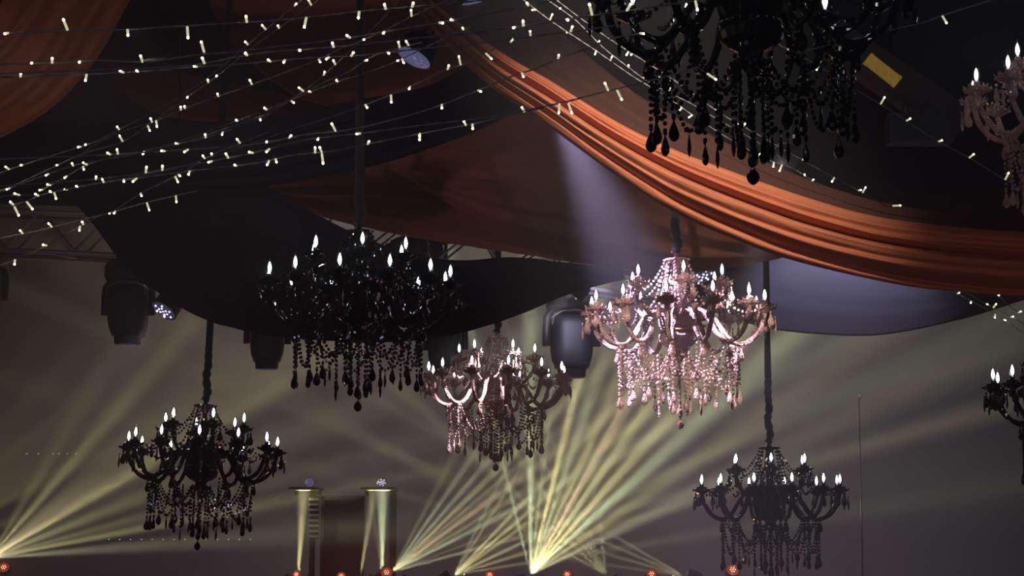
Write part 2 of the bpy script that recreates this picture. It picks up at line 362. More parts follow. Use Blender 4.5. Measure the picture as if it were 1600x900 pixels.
def par(label, loc, aim, scale=1, power=0, color=(.7, .68, 1), size=30, lit=True, ledmat='led_white', grp='LED par lamps', name='par_lamp', blend=.7, hang=True, stand=False):
    q = Vector(aim).to_track_quat('-Z', 'Y'); r = empty(name, loc, q.to_euler()); r.scale = (scale,)*3; tag(r, label, 'stage light', grp)
    put('can', PM['can'], M['black_metal'], r); lk = ('lens3', 'lens_red') if ledmat == 'led_red' else ('lens', 'lens') if lit else ('lens2', 'lens_glow'); ln = put('lens', PM[lk[0]], M[lk[1]], r); put('bracket', PM['bracket'], M['black_metal'], r)
    me = PM['led'] if ledmat == 'led_white' else PM.setdefault(ledmat, PM['led'].copy())
    if ledmat != 'led_white': me.materials.clear()
    if lit:
        for x, y in (LEDS[:7]+LEDS[7::2] if ledmat == 'led_white' else LEDS[:7]): put('led', me, M[ledmat], ln, (x, y, 0))
    inv = q.to_matrix().inverted(); p_ = Vector(loc)
    if hang:
        top = inv @ (Vector((0, 0, ZC))-Vector((0, 0, p_.z)))/scale; b0 = Vector((0, 0, .27))
        put('hanging_rod', MB().tube([b0, b0+(top*.1), top], .012/scale, 8).mesh('hanging_rod'), M['black_metal'], r)
    if stand:
        sb_ = MB().tube([(0, .08, .9-p_.z), (0, .08, -.02)], .015, 8).lathe([(.12, .9-p_.z), (.12, .92-p_.z), (.03, .93-p_.z)], 16, c=(0, .08, 0))
        sb_.V = [inv @ v/scale for v in sb_.V]; put('stand', sb_.mesh('stand'), M['black_metal'], r)
    if power:
        a = Vector(aim).normalized(); p = Vector(loc)+a*.06*scale
        spot('par_beam', p, p+a, power, color, size, blend, .06)
    return r
def direction(ax, ay, az): return Vector((ax, ay, az)).normalized()
def at(l, t): return (P(*t)-P(*l)).normalized()
par('LED par with white diodes next to the hanging moving head', P(257, 484, 17.6), direction(-.45, -.42, -.8), .98, 120, (.72, .7, 1), 40)
par('LED par with white diodes behind the crown of the larger pink chandelier', P(1096, 430, 16.9), direction(.35, -.4, -.85), 1.0, 200, (.72, .68, 1), 50)
par('pale LED par at the black swag tip beside the hazy moving head', P(897, 455, 17.9), at((897, 455, 17.9), (725, 625, 18.4)), .9, 900, (1, .9, 1), 26)
par('dim lavender LED par lens tilted above the brown swag', P(648, 88, 12.5), direction(-.42, -.22, -.85), .98, 0, lit=False)
par('dim lavender LED par lens at the very top beside orange swag', P(735, 9, 12.5), direction(.42, -.3, -.85), .72, 0, lit=False)
par('LED par with lit diodes showing at the orange swag top edge', P(1221, 268, 13.7), at((1221, 268, 13.7), (1150, 500, 14.5)), .9, 900, (1, .86, .95), 20)
spot('par_beam', P(860, 140, 14.4), P(985, 430, 14.6), 4800, (.68, .6, 1), 32, 1, .06)      # a par out of sight behind the swags
spot('par_beam', P(1290, 310, 17.0), P(1312, 470, 19.6), 1050, (.74, .7, 1), 44, 0.7, .06)      # a par out of sight behind the swags

spot('par_beam', P(925, 385, 17.4), P(893, 540, 19.7), 420, (.68, .66, 1), 34, 1, .06)      # added light to brighten the hazy moving head, no fixture there

# ------------------------------------------------------------------ chandeliers
def bead_strand(pts, mb, r=.0122, gap=.029):
    L = sum((b-a).length for a, b in zip(pts, pts[1:])); n = max(2, int(L/gap))
    for i, p in enumerate(catmull(pts, n)):
        k = r*(1.25 if i % 6 == 5 else 1)
        ring = [(k*math.cos(a*math.pi/3+i), k*math.sin(a*math.pi/3+i)) for a in range(6)]
        V = [(0, 0, k)] + [(x*.8, y*.8, k*.55) for x, y in ring] + [(x*.8, y*.8, -k*.55) for x, y in ring] + [(0, 0, -k)]
        Fc = [(0, 1+a, 1+(a+1) % 6) for a in range(6)] + [(1+a, 7+a, 7+(a+1) % 6, 1+(a+1) % 6) for a in range(6)] + [(13, 7+(a+1) % 6, 7+a) for a in range(6)]
        mb.add([Vector(v)+p for v in V], Fc)
    return mb
def sag(a, b, d, n=9):
    a, b = Vector(a), Vector(b)
    return [a.lerp(b, i/(n-1)) - Vector((0, 0, d*4*(i/(n-1))*(1-i/(n-1)))) for i in range(n)]
def pol(r, a, z): return Vector((r*math.cos(a), r*math.sin(a), z))

def chandelier_meshes(k):
    d = {}
    low = [(.06, 0, -.13), (.12, 0, -.03), (.2, 0, .0), (.28, 0, -.06), (.36, 0, -.19), (.45, 0, -.262), (.55, 0, -.245), (.63, 0, -.15), (.665, 0, -.05), (.67, 0, -.02)]
    up = [(.05, 0, -.05), (.12, 0, -.02), (.2, 0, -.04), (.28, 0, -.02), (.345, 0, .06), (.37, 0, .14), (.372, 0, .175)]
    d['arm_low'] = MB().tube(catmull(low, 44), .0175, 9, twist=.55, flute=.2).mesh('arm', False)
    d['arm_up'] = MB().tube(catmull(up, 32), .0165, 9, twist=.55, flute=.2).mesh('arm', False)
    rp = lambda r, z: max(0, (r-.03)/.05)
    cu = MB()
    for row, (n, rr, hh, ww, tilt) in enumerate(((9, .05, .045, .034, .045), (7, .032, .062, .026, .022))):
        for i in range(n):
            a = 2*math.pi*(i+.5*row)/n; e = Vector((math.cos(a), math.sin(a), 0)); tn = Vector((-e.y, e.x, 0)); o = e*rr+Vector((0, 0, -.002))
            V = [o-tn*ww*.45, o+tn*ww*.45, o+e*tilt*.55+tn*ww*.6+Vector((0, 0, hh*.5)), o+e*tilt*1.05+Vector((0, 0, hh)), o+e*tilt*.55-tn*ww*.6+Vector((0, 0, hh*.5)), o+e*(tilt*.55+.008)+Vector((0, 0, hh*.45)), o-e*.006]
            cu.add(V, [(0, 1, 5), (1, 2, 5), (2, 3, 5), (3, 4, 5), (4, 0, 5), (1, 0, 6), (2, 1, 6), (3, 2, 6), (4, 3, 6), (0, 4, 6)])
    d['flower'] = cu.mesh('petal_ring', False)
    d['cup'] = MB().lathe([(.012, -.03), (.03, -.022), (.052, -.008), (.078, .004), (.082, .014), (.06, .008), (.03, .0), (.014, .004)], 24, (.11, 8, rp)).lathe(
        [(.018, .004), (.036, .02), (.046, .04), (.042, .04), (.02, .02)], 18, (.14, 6, lambda r, z: max(0, (r-.02)/.025))).mesh('drip_cup', False)
    d['sleeve'] = MB().lathe([(.019, .006), (.019, .055), (.022, .06), (.016, .068)], 14).mesh('candle_sleeve')
    d['bulb'] = MB().lathe([(.010, .066), (.013, .074), (.0205, .092), (.0235, .108), (.0215, .128), (.015, .15), (.008, .166), (.003, .178)], 16).mesh('bulb')
    fm = MB().lathe([(.003, .078), (.0085, .086), (.0125, .1), (.013, .114), (.009, .134), (.005, .146), (.002, .154)], 10)
    d['filament'] = fm.mesh('filament')
    d['stem'] = MB().lathe([(.02, .50), (.028, .49), (.02, .47), (.016, .44), (.03, .42), (.044, .39), (.034, .36), (.02, .34), (.022, .3), (.04, .25), (.052, .2), (.042, .14), (.026, .1), (.03, .06), (.045, .03), (.03, 0), (.03, -.06)], 16).mesh('stem', False)
    fl = lambda r, z: 1
    d['crown'] = MB().lathe([(.03, .40), (.07, .395), (.095, .40), (.1, .415), (.09, .408), (.04, .405)], 24, (.08, 8, fl)).mesh('crown', False)
    d['fluted_cup'] = MB().lathe([(.03, -.14), (.125, -.135), (.14, -.1), (.155, -.03), (.172, .03), (.178, .05), (.168, .048), (.14, -.02), (.1, -.09), (.03, -.1)], 32, (.05, 12, fl)).mesh('fluted_cup', False)
    d['band'] = MB().lathe([(.13, -.165), (.145, -.162), (.145, -.14), (.13, -.136)], 28, cap=False).mesh('hub_band')
    d['bowl'] = MB().lathe([(.135, -.16), (.15, -.19), (.14, -.23), (.1, -.265), (.055, -.285), (.05, -.31), (.085, -.33), (.09, -.345), (.04, -.36), (.015, -.39)], 28, (.04, 10, fl)).mesh('bowl', False)
    prof = [(.002, 0), (.006, -.008), (.012, -.022), (.021, -.044), (.0265, -.064), (.024, -.082), (.014, -.095), (.002, -.1)]
    t = MB().lathe(prof, 8); t.V = [Vector((v.x, v.y*.65, v.z)) for v in t.V]
    t.lathe([(.002, .022), (.009, .016), (.011, .01), (.006, .002), (.002, -.002)], 6)
    d['drop'] = t.mesh('pendant_drop', False)
    s = MB().lathe([(.001, 0), (.004, -.012), (.0085, -.04), (.011, -.07), (.006, -.1), (.001, -.112)], 6); s.lathe([(.002, .02), (.008, .012), (.002, .002)], 6)
    d['spear'] = s.mesh('pendant_drop', False)
    b = MB().lathe([(.004, .006), (.014, 0), (.026, -.014), (.031, -.032), (.026, -.05), (.012, -.064), (.002, -.068)], 10)
    d['ball'] = b.mesh('ball_finial', False)
    return d
CM = {'black': chandelier_meshes(0), 'pink': chandelier_meshes(1)}
STR = {}
def chandelier_strands(kind):
    rnd = random.Random(5); L = []; drops = []
    RA = .46; ZA = -.285
    def st(pts): L.append(bead_strand(pts, MB()).mesh('bead_strand', False))
    for i in range(12):
        a = i*math.pi/6; b = (i+1)*math.pi/6; j = rnd.uniform(-.03, .03)
        # straight strand with its drop
        ln = .33+j; p = pol(RA+rnd.uniform(-.01, .03), a+.03, ZA); st([p, p-Vector((0, 0, ln/2)), p-Vector((0, 0, ln))])
        drops.append(('drop', p-Vector((0, 0, ln+.025)), a+rnd.uniform(-1, 1)))
        # second strand, a little shorter, leaning in
        if i % 2: p2 = pol(RA-.05, a-.06, ZA); q2 = pol(RA-.1, a-.04, ZA-.28-j); st([p2, p2.lerp(q2, .5), q2]); drops.append(('drop', q2-Vector((0, 0, .022)), a+rnd.uniform(-1, 1)))
        # swag to the next arm and swag to the bowl
        st(sag(pol(RA, a, ZA), pol(RA, b, ZA), .30+j)); 
        if i % 2: drops.append(('spear', pol(RA*.966, (a+b)/2, ZA-.315-j), rnd.uniform(0, 3)))
        st(sag(pol(RA-.02, a, ZA), pol(.09, a+.15, -.34), .19+j))
        # straight strands under the bowl
        r = .06+.1*(i % 2); p = pol(r, a+.1, -.335); ln = rnd.uniform(.24, .36); st([p, p-Vector((0, 0, ln*.5)), p-Vector((0, 0, ln))])
        drops.append(('drop' if i % 2 == 0 else 'spear', p-Vector((0, 0, ln+.022)), rnd.uniform(0, 3)))
        # drop right under the arm, drops on the drip cup
        drops.append(('drop', pol(RA+.02, a, ZA-.01), a+1.2))
        for k, w in enumerate((-.9, .2, 1.1)):
            p = pol(.67, a, -.005)+pol(.075, a+w, 0); drops.append((('drop', 'spear', 'drop')[k], p-Vector((0, 0, .04+.03*(k % 2))), a+w+1.2))
    for i in range(12):                       # tent of strands from the crown
        a = i*math.pi/6; st(sag(pol(.09, a, .405), pol(.33 if i % 2 == 0 else .2, a, .15 if i % 2 == 0 else .06), .06))
        if i % 2 == 0:
            st(sag(pol(.075, a, .4), pol(.17, a+.2, .05), .03)); st(sag(pol(.35, a, .16), pol(.66, a+.26, -.02), .09)); st(sag(pol(.35, a, .16), pol(.66, a-.26, -.02), .09))
    for i in range(6):
        a = i*math.pi/3+.26
        for k, w in enumerate((-1.2, 0, 1.2)):
            p = pol(.372, a, .185)+pol(.07, a+w, 0); drops.append((('spear', 'drop', 'drop')[k], p-Vector((0, 0, .04)), a+w))
            if k: st([p, p-Vector((0, 0, .06)), p-Vector((0, 0, .13))])
    p = Vector((0, 0, -.39)); st([p, p-Vector((0, 0, .22)), p-Vector((0, 0, .44))]); 
    return L, drops
for kd in CM: STR[kd] = chandelier_strands(kd)

def chandelier(label, kind, loc, rz=0, tilt=(0, 0), scale=1.0, ruch=.55, drift=(0, 0)):
    gm = M['jet'] if kind == 'black' else M['pinkglass']; d = CM[kind]
    r = empty(kind+'_chandelier', loc, (Matrix.Rotation(tilt[0], 3, 'X') @ Matrix.Rotation(tilt[1], 3, 'Y') @ Matrix.Rotation(rz, 3, 'Z')).to_euler()); r.scale = (scale,)*3; tag(r, label, 'chandelier', 'crystal chandeliers')
    for k, n in (('stem', 'stem'), ('crown', 'crown'), ('fluted_cup', 'fluted_cup'), ('bowl', 'bowl')): put(n, d[k], gm, r)
    put('hub_band', d['band'], M['brass'] if kind == 'pink' else M['jet'], r)
    def branch(a, key, rad, z):
        arm = put('arm', d[key], gm, r, rot=(0, 0, a)); put('drip_cup', d['cup'], gm, arm, (rad, 0, z)); put('petal_ring', d['flower'], gm, arm, (rad, 0, z), None, 1 if kind == 'pink' else (1, 1, .55)); put('candle_sleeve', d['sleeve'], gm, arm, (rad, 0, z))
        b = put('bulb', d['bulb'], M['bulbglass'], r, pol(rad, a, z), (0, 0, a)); put('filament', d['filament'], M['filament'], b)
    for i in range(12): branch(i*math.pi/6, 'arm_low', .67, -.005)
    for i in range(6): branch(i*math.pi/3+.26, 'arm_up', .372, .19)
    L, drops = STR[kind]
    for me in L: put('bead_strand', me, gm, r)
    for key, p, a in drops: put('pendant_drop', d[key], gm, r, p, (0, 0, a))
    put('ball_finial', d['ball'], gm, r, (0, 0, -.835))
    # ruched cloth sleeve over the chain, up to the ceiling
    H = (ZC-loc[2])/scale; rnd = random.Random(label); pts = []; rad = []
    z = .46
    while z < H:
        w = max(0, 1-(z-.46)/ruch) if z < .46+ruch else 0
        pts.append(Vector((.012*w*math.sin(z*31)+drift[0]*min(1, (z-.46)/1.2), .012*w*math.cos(z*23), z)))
        rad.append(.031+(.014*w**.4*abs(math.sin(z*38+rnd.uniform(-.5, .5)))-.005*w if w else .002*math.sin(z*7)))
        z += .014 if w else .12
    pts.append(Vector((pts[-1].x, pts[-1].y, H)))
    rad.append(rad[-1]); n = len(pts)
    put('chain_sleeve', MB().tube(pts, lambda t: rad[round(t*(n-1))], 12).mesh('chain_sleeve'), M['sleeve'], r)
    return r
chandelier('large black crystal chandelier against the drooping black swag', 'black', P(561, 449, 13.8), R(-97), (0, 0), 1.0, .62, (.05, 0))
chandelier('larger pink crystal chandelier under the violet lit rust swag', 'pink', P(1059, 488, 14.7), R(-102), (R(-1), R(-.6)))
chandelier('smaller pink crystal chandelier above the rising yellow beams', 'pink', P(776, 592, 18.7), R(-80), (R(-1.5), R(.5)))
chandelier('black crystal chandelier over the yellow beams at the frame edge and below a par lamp', 'black', P(317, 704, 17.5), R(-84), (R(-4), R(1.5)), 1.0, .5)
chandelier('black crystal chandelier hanging low above a red stage lamp', 'black', P(1203, 767, 18.4), R(-110), (0, 0), 1.0, .7)
chandelier('huge black chandelier in front of the bright orange swag, cut by the top edge', 'black', P(1172, -12, 8.6), R(-100), (0, 0))
chandelier('pink chandelier cut by the frame edge above the orange swag end', 'pink', P(1686, 146, 12.0), R(-85), (0, 0))
chandelier('black chandelier cut by the frame edge below a bunch of twinkle lights', 'black', P(1692, 606, 14.6), R(-95), (0, 0))

# ------------------------------------------------------------------ string lights
ST = [  # label, pixel path, distance at both ends
 ('string light topmost across the corner swag and brown swag', [(-60, 54), (0, 52), (125, 47), (205, 46), (295, 40), (400, 34), (470, 28), (560, 18), (640, 11), (720, 4), (800, -6), (860, -16)], 6.6, 6.2),
 ('string light second from the top with a taped joint', [(-60, 102), (0, 100), (100, 98), (150, 94), (230, 97), (300, 87), (370, 81), (400, 77), (520, 63), (570, 55), (700, 33), (740, 25), (800, 14), (900, -8)], 6.9, 6.6),
 ('string light passing just below the taped one, thick over the black chandelier arms', [(-60, 117), (0, 115), (125, 110), (200, 108), (300, 102), (400, 84), (480, 77), (560, 70), (650, 60), (720, 53), (800, 43), (900, 28), (1000, 14), (1080, 2), (1140, -8)], 6.5, 6.0),
 ('string light dipping past the tilted par lens to the orange swag', [(-60, 124), (0, 121), (200, 113), (300, 105), (400, 98), (480, 91), (560, 87), (640, 78), (700, 72), (800, 61), (860, 53), (920, 46), (960, 40)], 7.0, 7.0),
 ('thin string light climbing steeply to the top edge, upper of a pair', [(-60, 296), (0, 270), (50, 253), (85, 242), (147, 222), (185, 203), (230, 180), (280, 153), (330, 117), (375, 80), (400, 59), (465, 5), (500, -24)], 9.6, 8.6),
 ('thin string light climbing steeply to the top edge, lower of a pair', [(-60, 320), (20, 290), (75, 265), (130, 240), (190, 222), (225, 200), (280, 160), (335, 122), (400, 70), (450, 34), (498, 0), (530, -24)], 9.8, 8.8),
 ('thin string light from the left bundle through the sleeve to the brown swag', [(130, 238), (180, 209), (240, 190), (300, 165), (400, 130), (500, 92), (532, 76), (562, 65), (605, 45), (632, 31), (700, 0)], 9.4, 8.4),
 ('thin string light bending upward steeply where three strings part', [(0, 300), (75, 272), (130, 255), (200, 243), (270, 224), (340, 200), (400, 178), (450, 157), (482, 137), (525, 100), (560, 67), (605, 22), (630, -10)], 9.2, 8.4),
 ('thin string light, middle one where three strings part', [(60, 300), (105, 275), (140, 256), (200, 240), (290, 222), (345, 203), (400, 184), (450, 159), (500, 132), (545, 112), (575, 92), (605, 80), (660, 66)], 9.3, 8.5),
 ('thin string light, lowest one where three strings part', [(300, 222), (400, 188), (450, 160), (475, 148), (530, 127), (565, 116), (617, 97), (690, 62), (760, 30)], 9.0, 8.5),
 ('long thin string light rising straight to the orange swag below the par lens', [(-60, 335), (0, 308), (60, 304), (120, 293), (200, 277), (250, 269), (320, 249), (400, 222), (462, 200), (520, 182), (575, 162), (640, 136), (690, 112), (725, 100), (762, 81), (800, 65), (850, 52)], 8.8, 8.2),
 ('string light crossing the black swag and curling over the bright orange folds', [(-60, 252), (0, 249), (100, 245), (200, 240), (300, 233), (400, 225), (480, 210), (550, 202), (640, 180), (700, 160), (760, 136), (800, 119), (840, 106), (875, 90), (910, 79), (950, 62), (1000, 52)], 7.8, 7.4),
 ('thick doubled string light over the orange folds to the huge chandelier', [(-60, 292), (0, 291), (100, 284), (160, 279), (230, 270), (320, 254), (400, 238), (475, 219), (575, 207), (650, 197), (750, 185), (800, 177), (880, 160), (930, 147), (1000, 130), (1050, 117), (1090, 105)], 7.6, 7.2),
 ('lowest string light along the black swag lower edge', [(-60, 340), (0, 325), (40, 315), (70, 303), (150, 287), (225, 277), (300, 267), (400, 255), (455, 243), (520, 236), (585, 223), (650, 210), (737, 194), (795, 180), (850, 168)], 7.7, 7.4),
 ('string light sloping down past the truss to the frame edge', [(-60, 440), (0, 415), (30, 403), (70, 385), (110, 362), (150, 340), (180, 328), (220, 302), (275, 275), (330, 243), (365, 228), (420, 206)], 8.4, 9.2),
 ('faint string light over the truss ending at the black swag', [(-60, 386), (0, 372), (60, 360), (120, 345), (170, 333), (230, 316), (308, 298)], 9.0, 10),
 ('string light along the orange swag top edge, outermost of three', [(780, -30), (827, 7), (867, 37), (925, 75), (990, 120), (1040, 150), (1075, 175), (1120, 205), (1155, 226), (1200, 250), (1240, 264), (1280, 290)], 9.8, 10.6),
 ('string light along the orange swag top edge, middle of three', [(830, -20), (860, 3), (900, 32), (940, 72), (975, 100), (1020, 132), (1080, 162), (1120, 186), (1170, 214), (1210, 240), (1245, 262)], 9.6, 10.4),
 ('string light running behind the huge chandelier to the orange swag end, innermost of three', [(850, -16), (880, 8), (920, 38), (960, 66), (1045, 120), (1085, 148), (1130, 180), (1175, 205), (1230, 237), (1290, 270), (1340, 297), (1385, 322)], 9.6, 10.8),
 ('string light with few bulbs descending to the pink chandelier at the frame edge', [(1200, 60), (1290, 110), (1345, 145), (1400, 178), (1440, 205), (1475, 226), (1520, 250), (1560, 275), (1600, 298), (1660, 330)], 9.6, 10.4),
 ('single bulb string light above the pink chandelier at the frame edge', [(1240, 84), (1330, 62), (1400, 45), (1440, 36), (1480, 22), (1550, 0), (1600, -18)], 8.6, 8.4),
 ('string light below the orange swag end, lowest of three', [(1455, 440), (1480, 450), (1520, 472), (1560, 494), (1600, 520), (1660, 560)], 14.4, 13.4),
 ('string light below the orange swag end, middle of three', [(1470, 440), (1497, 450), (1550, 480), (1600, 506), (1660, 540)], 14.4, 13.4),
 ('string light below the orange swag end, upmost of three', [(1520, 440), (1550, 454), (1580, 480), (1610, 500), (1660, 525)], 14.4, 13.4),
]
BULBS = [(12,58),(101,32),(203,60),(294,61),(387,30),(385,69),(386,88),(314,64),(319,95),(306,108),(223,91),(191,115),(217,115),(37,119),(54,103),(86,95),(128,102),(136,130),(327,128),(341,122),(392,128),(342,150),(295,156),(285,170),(291,169),(238,188),(236,207),(247,201),(186,201),(189,214),(323,213),(349,214),(371,191),(372,220),
(411,43),(436,44),(465,10),(483,3),(476,46),(521,72),(561,33),(602,12),(647,10),(643,19),(600,57),(570,66),(623,68),(635,68),(693,41),(705,36),(723,48),(421,98),(471,84),(511,97),(543,60),(554,86),(522,98),(502,101),(445,102),(509,116),(527,129),(468,140),(484,146),(461,164),(415,172),(409,191),(609,88),(575,98),(632,102),(622,99),(717,89),(702,106),(769,94),(752,147),(640,143),(575,172),(612,163),(519,195),(457,215),(691,173),(725,193),(739,205),(656,216),(656,222),(558,213),(498,222),(578,224),(419,225),
(823,10),(831,19),(863,25),(875,17),(920,9),(985,11),(1089,20),(802,49),(801,65),(817,38),(828,52),(894,46),(887,37),(885,54),(936,68),(873,90),(929,88),(956,91),(980,74),(978,89),(985,89),(981,105),(1005,57),(1011,117),(818,124),(944,132),(972,157),(815,171),(873,179),(894,178),(1046,139),(1068,143),(1060,176),(1075,186),(1120,125),(1116,171),(1125,192),(1153,197),(1163,196),
(1325,71),(1274,112),(1231,78),(1478,39),(1381,153),(1420,188),(1469,222),
(12,263),(36,261),(125,233),(137,229),(92,261),(116,258),(75,277),(77,291),(133,257),(134,268),(154,279),(163,282),(104,281),(104,299),(123,294),(65,300),(59,306),(82,302),(90,313),(14,299),(26,305),(20,318),(30,338),(52,328),(79,351),(71,385),(26,416),(35,362),(127,363),(132,349),(174,336),(181,336),(224,309),(234,330),(277,318),(280,287),(284,278),(297,276),(197,287),(210,287),(226,244),(232,263),(257,262),(171,242),(186,236),(255,239),(290,241),(319,246),(328,257),(333,243),(355,243),(369,261),(391,241),(277,227),
(418,241),(434,257),(505,257),(419,261),(494,233),(501,233),
(1206,231),(1207,263),(1217,269),(1257,246),(1255,275),(1269,283),(1298,286),(1343,299),(1351,294),(1408,321),(1519,243),(1574,271),(1160,233),(1177,238),(1187,243),
(1496,459),(1514,475),(1540,477),(1554,476),(1558,463),(1552,498),(1568,502),(1580,496),(1592,488)]
TUBE = MB().lathe([(.0022, 0), (.004, .003), (.004, .03), (.003, .033)], 8).mesh('led_bulb')
TIP = MB().lathe([(.0015, .031), (.003, .0325), (.0038, .0355), (.003, .0385), (.001, .04)], 8).mesh('led_tip')
strings = []
for label, path, Y0, Y1 in ST:
    n = 90; px = catmull([(x, y, 0) for x, y in path], n)
    Ys = [Y0+(Y1-Y0)*i/(n-1) for i in range(n)]
    pts = [P(p.x, p.y, Y) for p, Y in zip(px, Ys)]
    r = empty('string_light', pts[0]); tag(r, 'twinkle '+label, 'string light', 'warm white string lights')
    sc = 1 if Y0 < 9 else 1.0
    mb = MB()
    for k in range(2):                       # two twisted conductors
        mb.tube([p-pts[0]+Vector((0, .0022*math.cos(i*1.3+k*math.pi), .0022*math.sin(i*1.3+k*math.pi))) for i, p in enumerate(pts)], .0019 if Y0 < 8.3 else .0016, 5)
    put('cord', mb.mesh('cord'), M['cord'], r)
    if 'taped' in label and 'second' in label:
        a, b = P(224, 96, 6.8)-pts[0], P(262, 93, 6.8)-pts[0]
        put('tape_wrap', MB().tube([a, a.lerp(b, .25), a.lerp(b, .6), b], lambda t: .006+.005*math.sin(t*3.1), 8).mesh('tape_wrap'), M['cord'], r)
    strings.append((r, px, Ys, pts))
for bx, by in BULBS:
    best = None
    for s in strings:
        for p, Y, w in zip(s[1], s[2], s[3]):
            dd = (p.x-bx)**2+(p.y-by)**2
            if best is None or dd < best[0]: best = (dd, s, Y, w)
    dd, (r, _, _, p0), Y, w = best
    t = P(bx, by, Y); dirn = t-w; ln = dirn.length; k = 1.15 if Y < 8.3 else 1.25
    if Y > 12: k = 1.5
    LEN = .04*k
    if ln < LEN: dirn = dirn + Vector((0, -math.sqrt(LEN**2-ln**2), 0))
    base = w if ln <= LEN else t-dirn.normalized()*LEN
    q = dirn.to_track_quat('Z', 'Y').to_euler()
    b = put('led_bulb', TUBE, M['led_tube'], r, base-p0[0], q, k); put('led_tip', TIP, M['led_tip'], b)
    if ln > LEN*1.05: put('lead_wire', MB().tube([w-p0[0], base-p0[0]], .0014, 5).mesh('lead_wire'), M['cord'], r)

# ------------------------------------------------------------------ stage lights throwing fans of beams
Yc = (1, .9, .37); Gc = (.86, 1, .54); Oc = (1, .75, .4); Wc = (1, .95, .58)
def gobo(o, rays, ctr, half, wy):
    l = o.data; l.use_nodes = True; nt = l.node_tree; N, L = nt.nodes, nt.links; em = N['Emission']
    tc = N.new('ShaderNodeTexCoord'); sx = N.new('ShaderNodeSeparateXYZ'); L.new(tc.outputs['Normal'], sx.inputs[0])
    def m_(op, *args):
        n = N.new('ShaderNodeMath'); n.operation = op
        for i, q in enumerate(args):
            if isinstance(q, (int, float)): n.inputs[i].default_value = q
            else: L.new(q, n.inputs[i])
        return n.outputs[0]
    th = m_('ARCTAN2', sx.outputs[0], m_('ABSOLUTE', sx.outputs[2]))
    fac = m_('MULTIPLY_ADD', th, -1/(2*R(half)), .5)
    cr = N.new('ShaderNodeValToRGB'); L.new(fac, cr.inputs[0]); cr.color_ramp.interpolation = 'EASE'; el = cr.color_ramp.elements
    # sample the sum of all rays on 32 stops placed at feet and peaks
    rs = sorted(rays); pos = set()
    for A, w, amp, c in rs: pos |= {round(A-w, 2), round(A, 2), round(A+w, 2)}
    pos = sorted(pos)
    while len(pos) > 32:
        i = min(range(1, len(pos)-1), key=lambda i: pos[i+1]-pos[i-1] if not any(abs(pos[i]-r[0]) < .01 for r in rs) else 99); pos.pop(i)
    while len(el) < len(pos): el.new(1)
    for i, A in enumerate(pos):
        c = [0, 0, 0]
        for B, w, amp, cc in rs:
            g = max(0, 1-abs(A-B)/w)*amp
            for q in range(3): c[q] += cc[q]*g
        el[i].position = min(1, max(0, (A-ctr)/(2*half)+.5)); el[i].color = (*c, 1)
    L.new(cr.outputs[0], em.inputs['Color'])
    yy = m_('DIVIDE', sx.outputs[1], wy); L.new(m_('EXPONENT', m_('MULTIPLY', m_('MULTIPLY', yy, yy), -1)), em.inputs['Strength'])
def beam_light(label, px, py, Y, rays, power, wy=.2, widen=1.35):
    rays = [(A, w*widen if w < 10 else w, a, c) for A, w, a, c in rays]
    c0 = min(r[0]-r[1] for r in rays); c1 = max(r[0]+r[1] for r in rays); ctr = (c0+c1)/2; half = (c1-c0)/2+2
    p = P(px, py, Y); a = R(ctr); d = Vector((math.cos(a), 0, math.sin(a)))
    l = bpy.data.lights.new('fan_beam', 'SPOT'); o = bpy.data.objects.new('fan_beam', l); COL.objects.link(o)
    Z = -d; yv = Vector((0, -1, 0)); X = yv.cross(Z); m = Matrix((X, yv, Z)).transposed().to_4x4(); m.translation = p; o.matrix_world = m
    l.energy = power; l.spot_size = R(min(176, 2*half+14)); l.spot_blend = .05; l.shadow_soft_size = .02
    gobo(o, rays, ctr, half, wy)
    # the fixture: base on the stage, yoke, head turned up along the fan
    s = (p.z-.9)/.56
    r = empty('beam_light', (p.x, p.y, .9)); tag(r, label, 'stage light', 'beam lights along the stage')
    put('base', MB().box((0, 0, .05), (.34, .3, .1)).lathe([(.12, .1), (.1, .13)], 16).mesh('base', False), M['black_metal'], r)
    put('yoke', MB().tube([(-.15, 0, .36), (-.16, 0, .2), (-.1, 0, .13), (.1, 0, .13), (.16, 0, .2), (.15, 0, .36)], .025, 8).mesh('yoke'), M['black_metal'], r)
    rot = d.to_track_quat('Z', 'Y').to_matrix(); c = Vector((0, 0, p.z-.9))-d*.06
    hd = put('head', MB().lathe([(.07, -.2), (.11, -.15), (.12, 0), (.1, .02)], 20, c=c, rot=rot).mesh('head'), M['black_metal'], r)
    put('lens', MB().lathe([(.095, .022), (.05, .03), (.01, .032)], 18, c=c, rot=rot).mesh('lens'), M['lens'], hd)
    return o
K = 26000
beam_light('beam light fanning up from the bottom corner of the frame', -16, 872, 26,
    [(4.5, 2.5, .3, Wc), (11, 1.6, .55, Yc), (15, 2, .25, Yc), (22, 3, .3, Yc), (30.6, .9, 1.5, Yc), (33.5, 2, .6, Oc), (38, 2, .35, Yc), (42, 2, .2, Oc), (50, 1.3, .8, Yc), (60, 3, .15, Yc), (28, 24, .08, Wc)], K*.7)
beam_light('beam light beyond the bottom corner fanning across to the black chandelier', -210, 888, 26.5,
    [(18, 2, .4, Yc), (26, 1.2, 1.1, Yc), (29, 2, .5, Yc), (33, 3, .6, Oc), (39, 3, .6, Yc), (46, 3, .5, Yc), (54, 4, .2, Yc), (34, 20, .06, Wc)], K*.24)
beam_light('beam light far beyond the bottom corner sending broad soft beams upward', -520, 900, 27,
    [(20, 2.5, .6, Yc), (27, 2, .7, Oc), (32, 2, .5, Yc), (38, 2.5, .8, Yc), (44, 3, .4, Yc), (32, 16, .06, Wc)], K*.13)
